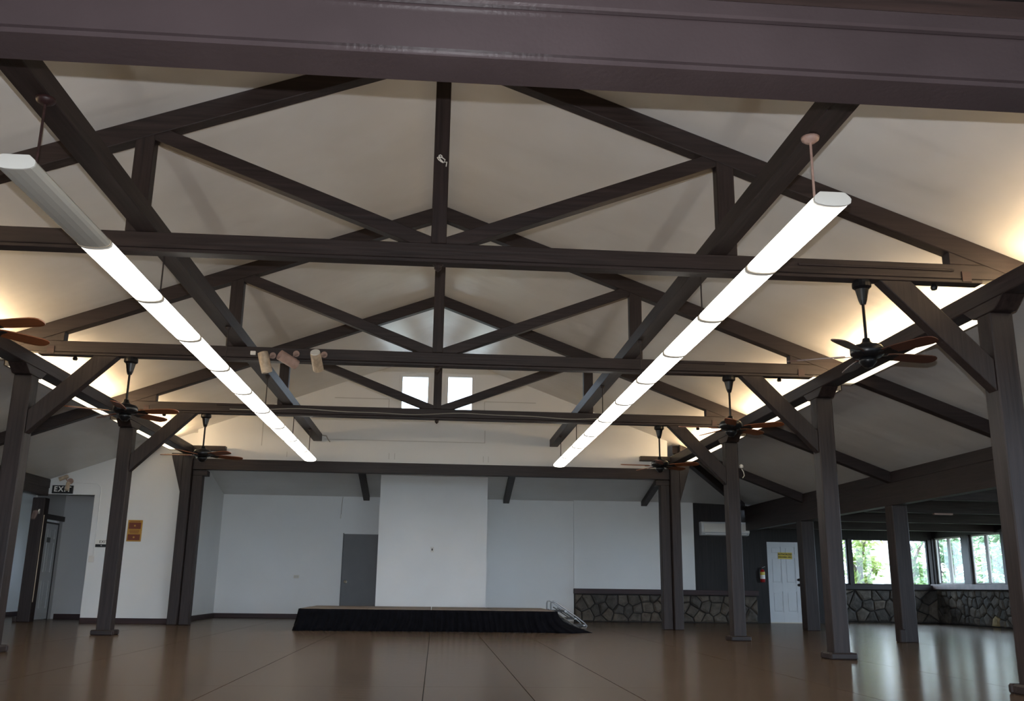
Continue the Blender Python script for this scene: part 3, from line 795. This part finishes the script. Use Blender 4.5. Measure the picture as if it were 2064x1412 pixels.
# ceiling fans ------------------------------------------------------
def fan(mat):
    t = thing('ceiling_fan', (0, 0, 0), 'x', 'fan', 'ceiling fans')
    # origin at the tie underside
    G().lathe([(0.0, 0.0), (0.072, 0.0), (0.078, -0.025), (0.078, -0.055), (0.055, -0.075), (0.052, -0.09), (0.035, -0.17), (0.022, -0.205), (0.0, -0.206)], (0, 0, 0), 18).build('canopy', 'black_metal', t, smooth=False)
    G().tube([(0, 0, -0.20), (0, 0, -0.52)], 0.013, 10).build('downrod', 'black_metal', t)
    G().lathe([(0.0, -0.50), (0.028, -0.50), (0.036, -0.53), (0.06, -0.55), (0.115, -0.565), (0.135, -0.59), (0.135, -0.635), (0.11, -0.66), (0.07, -0.668), (0.0, -0.668)], (0, 0, 0), 22).build('motor', 'black_metal', t, smooth=True)
    G().lathe([(0.0, -0.665), (0.068, -0.668), (0.072, -0.70), (0.05, -0.725), (0.035, -0.745), (0.0, -0.75)], (0, 0, 0), 18).build('switch_housing', 'black_metal', t, smooth=True)
    R0, R1, HW, pit = 0.175, 0.640, 0.068, math.radians(-13)
    out = []
    prof = [(0.0, 0.62), (0.10, 0.78), (0.3, 0.92), (0.6, 1.0), (0.82, 1.0), (0.92, 0.86), (0.975, 0.6), (1.0, 0.22)]
    line = [(R0+(R1-R0)*u, HW*v) for u, v in prof] + [(R0+(R1-R0)*u, -HW*v) for u, v in reversed(prof)]
    bm_ = None; me_iron = None
    for k in range(5):
        a = k*2*math.pi/5
        M = Matrix.Translation((0, 0, -0.640)) @ Matrix.Rotation(a, 4, 'Z') @ Matrix.Rotation(pit, 4, 'X')
        if bm_ is None:
            n = len(line)
            vs = [(x, y, 0.004) for x, y in line] + [(x, y, -0.004) for x, y in line]
            fs = [list(range(n)), list(range(2*n-1, n-1, -1))] + [[i, n+i, n+(i+1) % n, (i+1) % n] for i in range(n)]
            bm_ = D.meshes.new('blade'); bm_.from_pydata(vs, [], fs); bm_.update(); bm_.materials.append(MAT[mat])
            g = G().prism([(0.09, 0.016), (0.17, 0.024), (0.23, 0.050), (0.26, 0.045), (0.245, 0.0), (0.26, -0.045), (0.23, -0.050), (0.17, -0.024), (0.09, -0.016)], 'z', -0.012, -0.005)
            me_iron = D.meshes.new('blade_iron'); me_iron.from_pydata([tuple(v) for v in g.v], [], g.f); me_iron.update(); me_iron.materials.append(MAT['black_metal'])
        bo = D.objects.new('blade', bm_); COL.objects.link(bo); bo.parent = t; bo.matrix_local = M; ORG[bo] = ORG[t]
        io = D.objects.new('blade_iron', me_iron); COL.objects.link(io); io.parent = bo; ORG[io] = ORG[t]
    return t
fan_o = fan('blade_wood'); fan_d = fan('blade_dark')
fans = [(1, 1, 8, fan_d, 'dark ceiling fan hanging from the nearest truss on the right'),
        (2, -1, 62, fan_o, 'orange-brown ceiling fan on the middle truss, left side'),
        (3, -1, 33, 'c', 'small orange-brown fan on the farthest truss, left side'),
        (2, 1, 36, 'c', 'orange-brown ceiling fan on the middle truss, right side'),
        (3, 1, 39, 'c', 'small orange-brown fan on the farthest truss, right side'),
        (1, -1, 55, 'c', 'orange-brown ceiling fan cut by the left picture edge')]
for k, s, ang, o, lab in fans:
    t = copy_tree(fan_o) if o == 'c' else o
    t.location = (s*3.565, T[k]-0.04, TIE_B); t.rotation_euler = (0, 0, math.radians(ang)); t['label'] = lab

# three can spotlights on the middle tie
def can(x, z, axis, mat, label):
    y = T[2]-0.20
    t = thing('can_spotlight', (x, y, z), label, 'spotlight', 'can spotlights')
    ax = Vector(axis).normalized(); M = ax.to_track_quat('Z', 'Y').to_matrix().to_4x4()
    G().lathe([(0.030, -0.125), (0.058, -0.115), (0.062, -0.08), (0.062, 0.125), (0.054, 0.125), (0.050, 0.02), (0.0, 0.01)], (x, y, z), 20, M).build('can', mat, t, smooth=False)
    G().tube([(x+0.05, y+0.02, z+0.06), (x+0.085, y+0.06, z+0.09), (x+0.07, T[2]-0.105, z+0.10)], 0.012, 8).build('arm', 'pink_metal', t)
    G().lathe([(0.038, 0), (0.038, 0.018), (0.0, 0.02)], (x+0.07, T[2]-0.10, z+0.10), 14, Matrix.Rotation(math.pi/2, 4, 'X')).build('base', 'pink_metal', t)
    return t
can(-2.00, 3.255, (0.28, 0.12, -1), 'tan_metal', 'metal can spotlight pointing down at the left end of the trio')
can(-1.73, 3.285, (-0.75, -0.55, 0.35), 'pink_metal', 'pinkish can spotlight turned sideways in the middle of the trio')
c3 = can(-1.405, 3.285, (0.1, 0.75, -0.65), 'tan_metal', 'can spotlight showing its round white back, right of the trio')
G().lathe([(0.0, 0), (0.055, 0.0), (0.058, 0.012), (0.0, 0.014)], (-1.418, T[2]-0.297, 3.37), 18, Vector((0.1, 0.75, -0.65)).normalized().to_track_quat('Z', 'Y').to_matrix().to_4x4()).build('back_disc', 'white_metal', c3)
tag(box('outlet_box', (-2.19, T[2]-0.13, 3.355), (-2.13, T[2]-0.10, 3.40), 'white_metal', bevel=0.003), 'tiny silver outlet box on the middle truss beam', 'outlet')
# string tied to the nearest king post
pts = [(-0.005+0.035*math.cos(t*1.9)*(0.3+t/9), T[1]-0.118-0.004*(t % 2), 4.205+0.030*math.sin(t*1.4)-0.004*t) for t in [i*0.5 for i in range(15)]]
pts += [(0.045, T[1]-0.118, 4.17), (0.040, T[1]-0.12, 4.13)]
tag(G().tube(pts, 0.005, 6).build('tied_string', 'string_white'), 'knotted white string tied round the nearest king post', 'string')
# cable drooping along the farthest tie
pts = []
for i in range(41):
    x = -3.2+i*0.15
    pts.append((x, T[3]-0.118, 3.375+0.018*math.sin(x*2.3)+0.008*math.sin(x*5.1)))
tag(G().tube(pts, 0.006, 6).build('cable', 'cable_grey'), 'thin pale cable along the face of the farthest truss beam', 'cable')
pts = [(-2.24, 18.19, 3.58), (-2.16, 18.185, 3.57), (-2.12, 18.185, 3.50), (-2.08, 18.185, 3.45)]
tag(G().tube(pts, 0.010, 8).build('cable', 'cable_grey'), 'short bent cable at the wall end of the left purlin', 'cable')
# hook light near the right post
hk = thing('hook_lamp', (4.88, 14.45, 2.68), 'small white hook fixture on the right post before the air conditioner', 'fixture')
G().lathe([(0.01, 0.0), (0.035, -0.02), (0.03, -0.06), (0.0, -0.065)], (4.88, 14.45, 2.70), 12).build('socket', 'white_metal', hk)
G().tube([(4.88, 14.45, 2.63), (4.91, 14.45, 2.58), (4.92, 14.45, 2.52), (4.89, 14.45, 2.48)], 0.008, 6).build('hook', 'ivory', hk)

# signs -------------------------------------------------------------
YS = 18.36
es = thing('exit_sign', (-7.06, YS, 2.36), 'black EXIT sign above the hallway doorway', 'sign')
box('panel', (-7.26, YS-0.035, 2.362), (-6.875, YS-0.002, 2.515), 'sign_black', es, bevel=0.004)
text('lettering', 'EXIT', 0.135, (-7.067, YS-0.038, 2.440), 'sign_white', es, bold=0.0035, spacing=1.25, xs=0.95)
em = thing('emergency_light', (-6.99, YS, 2.53), 'brown two-headed emergency light above the EXIT sign', 'emergency light')
G().lathe([(0.0, -0.02), (0.055, -0.02), (0.055, 0.0), (0.0, 0.0)], (-6.95, YS-0.02, 2.60), 16, Matrix.Rotation(math.pi/2, 4, 'X')).build('back_plate', 'pink_metal', em)
for cx, cz, axis in ((-7.05, 2.655, (-0.8, -0.35, -0.42)), (-6.96, 2.50, (0.02, -0.35, -0.95))):
    M = Vector(axis).to_track_quat('Z', 'Y').to_matrix().to_4x4()
    G().lathe([(0.022, -0.085), (0.036, -0.07), (0.040, 0.085), (0.034, 0.085), (0.0, 0.05)], (cx, YS-0.09, cz), 16, M).build('head', 'tan_metal', em)
G().tube([(-6.95, YS-0.03, 2.60), (-6.98, YS-0.07, 2.60), (-7.0, YS-0.09, 2.63)], 0.014, 8).build('arm', 'pink_metal', em)
# thin raceway from the light down the wall
G_ = G().tube([(-6.89, YS-0.008, 2.575), (-6.55, YS-0.008, 2.57), (-6.44, YS-0.008, 2.56), (-6.375, YS-0.008, 2.50), (-6.36, YS-0.008, 2.40), (-6.36, YS-0.008, 1.20)], 0.008, 8)
tag(G_.build('raceway', 'wall_white'), 'white cable raceway beside the hallway doorway', 'raceway')
tag(box('switch_plate', (-6.44, YS-0.012, 1.10), (-6.34, YS-0.001, 1.22), 'white_metal', bevel=0.003), 'white switch plate beside the hallway doorway', 'switch')
x2 = thing('exit_plate', (-6.20, YS, 1.39), 'small white EXIT plate half hidden by the left post', 'sign')
box('plate', (-6.36, YS-0.010, 1.365), (-6.06, YS-0.001, 1.52), 'sign_white', x2, bevel=0.002)
text('lettering', 'EXIT', 0.072, (-6.205, YS-0.012, 1.475), 'sign_black', x2, spacing=1.05)
box('pictogram_strip', (-6.345, YS-0.014, 1.378), (-6.075, YS-0.009, 1.432), 'sign_black', x2)
text('running_figure', '<', 0.05, (-6.235, YS-0.016, 1.405), 'sign_white', x2)
bp_ = thing('wall_plaque', (-5.655, YS, 1.49), 'brown and gold plaque on the white wall', 'sign')
box('board', (-5.790, YS-0.02, 1.492), (-5.522, YS-0.001, 1.892), 'sign_gold', bp_, bevel=0.006)
box('field', (-5.768, YS-0.024, 1.725), (-5.544, YS-0.019, 1.845), 'sign_brown', bp_)
box('field', (-5.768, YS-0.024, 1.515), (-5.544, YS-0.019, 1.625), 'sign_brown', bp_)
for z, ww in ((1.865, 0.19), (1.70, 0.18), (1.675, 0.18), (1.65, 0.16)):
    box('text_line', (-5.656-ww/2, YS-0.025, z-0.005), (-5.656+ww/2, YS-0.0195, z+0.005), 'sign_brown', bp_)
for z in (1.785, 1.57):
    G().lathe([(0.0, 0), (0.017, 0.0), (0.017, 0.003), (0.0, 0.003)], (-5.656, YS-0.024, z), 12, Matrix.Rotation(math.pi/2, 4, 'X')).build('emblem', 'sign_gold', bp_)
ys = thing('door_sign', (8.46, YDW, 1.48), 'yellow AUTHORIZED PERSONNEL ONLY sign on the white door', 'sign')
box('panel', (8.285, YDW-0.026, 1.488), (8.635, YDW-0.0182, 1.638), 'sign_yellow', ys, bevel=0.002)
text('lettering', 'AUTHORIZED', 0.056, (8.46, YDW-0.029, 1.592), 'sign_black', ys, bold=0.001)
text('lettering', 'PERSONNEL ONLY', 0.040, (8.46, YDW-0.029, 1.530), 'sign_black', ys, bold=0.0008)
# outlets
ot = thing('wall_outlet', (-3.10, YB, 0.90), 'ivory outlet plate low on the white back wall', 'outlet')
box('plate', (-3.16, YB-0.010, 0.885), (-3.045, YB-0.001, 0.945), 'ivory', ot, bevel=0.003)
for x in (-3.125, -3.08): box('socket', (x-0.016, YB-0.013, 0.898), (x+0.016, YB-0.009, 0.932), 'seam', ot)
oc = thing('chimney_outlet', (-0.03, 20.5, 1.50), 'small outlet with a dark socket on the white chimney', 'outlet')
box('plate', (-0.068, 20.490, 1.455), (0.002, 20.499, 1.565), 'white_metal', oc, bevel=0.003)
box('socket', (-0.046, 20.486, 1.488), (-0.020, 20.491, 1.532), 'black_plastic', oc)
pc = thing('pull_cord', (-2.17, YB-0.04, 2.25), 'thin pull cord with a white handle on the back wall', 'cord')
G().tube([(-2.15, YB-0.03, 2.73), (-2.165, YB-0.04, 2.5), (-2.17, YB-0.04, 2.33)], 0.006, 6).build('cord', 'cable_grey', pc)
G().lathe([(0.006, 0.09), (0.014, 0.08), (0.016, 0.0), (0.0, -0.004)], (-2.172, YB-0.04, 2.235), 10).build('handle', 'sign_white', pc)

# air conditioner
ac = thing('air_conditioner', (6.85, YB-0.06, 1.99), 'white split air conditioner on the dark wall panel', 'air conditioner')
yb = YB-0.062
G().prism([(yb, 2.305), (yb-0.17, 2.305), (yb-0.205, 2.275), (yb-0.21, 2.06), (yb-0.15, 1.995), (yb, 1.985)], 'x', 6.27, 7.43).build('body', 'door_white', ac, bevel=0.008)
box('front_panel', (6.33, yb-0.216, 2.065), (7.41, yb-0.200, 2.265), 'white_metal', ac, bevel=0.005)
box('vent_flap', (6.36, yb-0.19, 2.005), (7.36, yb-0.165, 2.045), 'wall_grey', ac, bevel=0.003)
# fire extinguisher
fx, fy = 7.80, 22.05
fe = thing('fire_extinguisher', (fx, fy, 0.93), 'red fire extinguisher with yellow label beside the white door', 'fire extinguisher')
G().lathe([(0.0, 0.93), (0.050, 0.932), (0.056, 0.945), (0.056, 1.17), (0.046, 1.205), (0.022, 1.225), (0.018, 1.24), (0.0, 1.24)], (fx, fy, 0), 18).build('cylinder', 'red_paint', fe, smooth=True)
G().lathe([(0.0565, 1.10), (0.0575, 1.105), (0.0575, 1.165), (0.0565, 1.17)], (fx, fy, 0), 18).build('label_band', 'label_yellow', fe)
G().lathe([(0.0565, 1.01), (0.0575, 1.012), (0.0575, 1.098), (0.0565, 1.10)], (fx, fy, 0), 18).build('label_band', 'sign_white', fe)
g = G().box((fx-0.018, fy-0.02, 1.235), (fx+0.018, fy+0.02, 1.265)); g.build('valve', 'black_metal', fe)
g = G(); g.hexa([Vector(p) for p in ((fx-0.01, fy-0.015, 1.262), (fx+0.07, fy-0.015, 1.29), (fx+0.07, fy+0.015, 1.29), (fx-0.01, fy+0.015, 1.262), (fx-0.01, fy-0.015, 1.272), (fx+0.07, fy-0.015, 1.30), (fx+0.07, fy+0.015, 1.30), (fx-0.01, fy+0.015, 1.272))]); g.build('lever', 'steel', fe)
G().tube([(fx-0.018, fy, 1.25), (fx-0.06, fy-0.01, 1.24), (fx-0.075, fy-0.01, 1.18), (fx-0.07, fy-0.01, 1.05)], 0.010, 8).build('hose', 'black_plastic', fe)
box('bracket', (fx-0.02, fy+0.05, 0.98), (fx+0.02, 22.119, 1.20), 'black_metal', fe)

# stage -------------------------------------------------------------
SY0, SY1, SZ = 16.40, 18.55, 0.36
xs_ = [-2.19, -1.09, 0.0, 1.05, 2.13]
for i in range(4):
    x0, x1 = xs_[i]+0.008, xs_[i+1]-0.008
    t = thing('stage_platform', ((x0+x1)/2, (SY0+SY1)/2, 0), '%s of four brown stage platforms, counted from the left' % ordn[i], 'stage platform', 'stage platforms')
    box('deck', (x0, SY0, SZ-0.03), (x1, SY1, SZ), 'stage_deck', t, bevel=0.004)
    box('edge_rail', (x0, SY0-0.004, SZ-0.075), (x1, SY0+0.03, SZ-0.032), 'trim_wood', t)
    box('edge_rail', (x0, SY1-0.03, SZ-0.075), (x1, SY1, SZ-0.032), 'trim_wood', t)
    for lx in (x0+0.06, x1-0.06):
        for ly in (SY0+0.10, SY1-0.10):
            G().tube([(lx, ly, 0.0), (lx, ly, SZ-0.03)], 0.02, 8).build('leg', 'dark_steel', t)
# pleated skirt along the front and the left side
path = []
n = 560
L1, L2 = 1.6, 4.36
for i in range(n+1):
    s = i/n*(L1+L2+0.10)
    if s < L1: p, nn = Vector((-2.205, SY0+L1-s, 0)), Vector((-1, 0, 0))
    elif s < L1+L2: p, nn = Vector((-2.205+(s-L1), SY0-0.012, 0)), Vector((0, -1, 0))
    else: p, nn = Vector((-2.205+L2, SY0-0.012+(s-L1-L2), 0)), Vector((1, 0, 0))
    path.append((s, p, nn))
vs, fs = [], []
rows = 9
for i, (s, p, nn) in enumerate(path):
    for r in range(rows):
        u = r/(rows-1)
        lean = 0.10*u*u*math.sin(s*0.7)
        ph = (s+lean)*62 + 1.8*noise.noise((s*1.7, 0, u*0.6))*2.5
        amp = 0.006+0.022*u
        off = amp*(math.sin(ph)+0.5*math.sin(ph*0.47+1.3)) + 0.012 + 0.05*u*u
        if s > L1+L2-0.25: off += 0.10*u**3*((s-(L1+L2-0.25))/0.25)
        q = p + nn*off
        if s > L1+L2-0.45: q += Vector((0.30*u**2.2*((s-(L1+L2-0.45))/0.45)**2, 0, 0))
        if s < 0.4+L1 and s > L1-0.1: q += Vector((-0.03*u, 0, 0))
        q.z = (SZ-0.006)*(1-u) + 0.0005
        vs.append(q)
for i in range(n):
    for r in range(rows-1):
        a = i*rows+r; fs.append([a, a+rows, a+rows+1, a+1])
sk = mk('stage_skirt', vs, fs, 'skirt_black', None, smooth=True)
md = sk.modifiers.new('thick', 'SOLIDIFY'); md.thickness = 0.003
tag(sk, 'black pleated skirt hanging round the stage front', 'stage skirt')
# portable steps at the right end of the stage
st = thing('stage_steps', (2.45, 17.5, 0), 'folding metal steps with two handrails at the right stage end', 'steps')
for i, yy_ in enumerate((17.15, 17.75)):
    ri = [(2.145, yy_, SZ-0.02), (2.145, yy_, 0.47), (2.155, yy_, 0.505), (2.19, yy_, 0.51), (2.24, yy_, 0.49), (2.42, yy_, 0.375), (2.64, yy_, 0.225), (2.76, yy_, 0.135), (2.80, yy_, 0.09), (2.78, yy_, 0.055), (2.70, yy_, 0.05)]
    G().tube(ri, 0.013, 8).build('handrail', 'steel', st)
    G().tube([(2.16, yy_, 0.36), (2.52, yy_, 0.13), (2.66, yy_, 0.045)], 0.013, 8).build('stringer', 'steel', st)
    G().tube([(2.26, yy_, 0.40), (2.58, yy_, 0.20)], 0.010, 8).build('brace', 'dark_steel', st)
    G().tube([(2.77, yy_, 0.0), (2.77, yy_, 0.10)], 0.012, 8).build('leg', 'dark_steel', st)
    G().tube([(2.55, yy_, 0.0), (2.55, yy_, 0.13)], 0.010, 8).build('leg', 'dark_steel', st)
for x0, x1, z in ((2.15, 2.42, 0.345), (2.34, 2.60, 0.215), (2.53, 2.76, 0.10)):
    tr_ = box('tread', (x0, 17.15, z-0.018), (x1, 17.75, z+0.006), 'black_plastic', st, bevel=0.004)
    box('nosing', (x1-0.03, 17.14, z-0.012), (x1+0.012, 17.76, z+0.010), 'steel', tr_)

# ================================================================== OUTSIDE: trees beyond the lanai windows
def tree(x, y, h, cr, seed, mat, label, bark='bark', n=1500, low=0.3, tr=0.14):
    rnd = random.Random(seed)
    t = thing('tree', (x, y, -0.13), label, 'tree', 'trees outside the lanai')
    pts = [(x, y, -0.13)]
    px_, py_ = x, y
    for k in range(1, 6):
        px_ += rnd.uniform(-0.12, 0.12); py_ += rnd.uniform(-0.12, 0.12); pts.append((px_, py_, -0.13+h*0.8*k/5))
    G().tube(pts, [tr*(1-0.13*k) for k in range(6)], 9).build('trunk', bark, t, smooth=True)
    for k in range(4):
        a = rnd.uniform(0, 6.28); z0 = h*(low+0.12*k)
        G().tube([(x, y, z0), (x+math.cos(a)*cr*0.4, y+math.sin(a)*cr*0.4, z0+0.5), (x+math.cos(a)*cr*0.8, y+math.sin(a)*cr*0.8, z0+0.8)], [tr*0.45, tr*0.3, tr*0.12], 6).build('branch', bark, t)
    clumps = [(rnd.uniform(-1, 1)*cr*0.75, rnd.uniform(-1, 1)*cr*0.75, h*rnd.uniform(low*0.55, 1.0)) for _ in range(26)]
    vs, fs = [], []
    for i in range(n):
        cx, cy, cz = rnd.choice(clumps); r = cr*0.38
        p = Vector((x+cx+rnd.gauss(0, r*0.6), y+cy+rnd.gauss(0, r*0.6), max(0.1, cz+rnd.gauss(0, r*0.45))))
        d = Vector((rnd.gauss(0, 1), rnd.gauss(0, 1), rnd.gauss(0, 0.6))).normalized(); e_ = d.orthogonal().normalized()
        l, w_ = rnd.uniform(0.09, 0.17), rnd.uniform(0.035, 0.065)
        k = len(vs); vs += [p-d*l, p+e_*w_, p+d*l, p-e_*w_]; fs.append([k, k+1, k+2, k+3])
    f = mk('foliage', vs, fs, mat, t); f['kind'] = 'stuff'
tree(12.50, 27.0, 3.4, 0.60, 1, 'leaf_1', 'yellow-green leafy tree behind the middle lanai window', n=800, low=0.2)
tree(13.95, 28.2, 5.0, 0.5, 2, 'leaf_1', 'pale trunk tree standing in the middle of the far lanai window', bark='pale_bark', n=100, low=0.9, tr=0.26)
tree(16.2, 31.0, 3.8, 0.65, 3, 'leaf_0', 'green leafy tree behind the corner lanai window', n=1100, low=0.2)
tree(15.9, 27.9, 3.3, 0.75, 4, 'leaf_2', 'dark green tree behind the first right-hand lanai window', n=1300, low=0.2)
tree(16.2, 25.5, 2.6, 0.75, 5, 'leaf_2', 'broad bushy tree behind the second right-hand lanai window', n=1300, low=0.15)
tree(20.5, 31.5, 4.8, 1.6, 6, 'leaf_0', 'taller green tree farther off, beyond the lanai corner', n=2600)
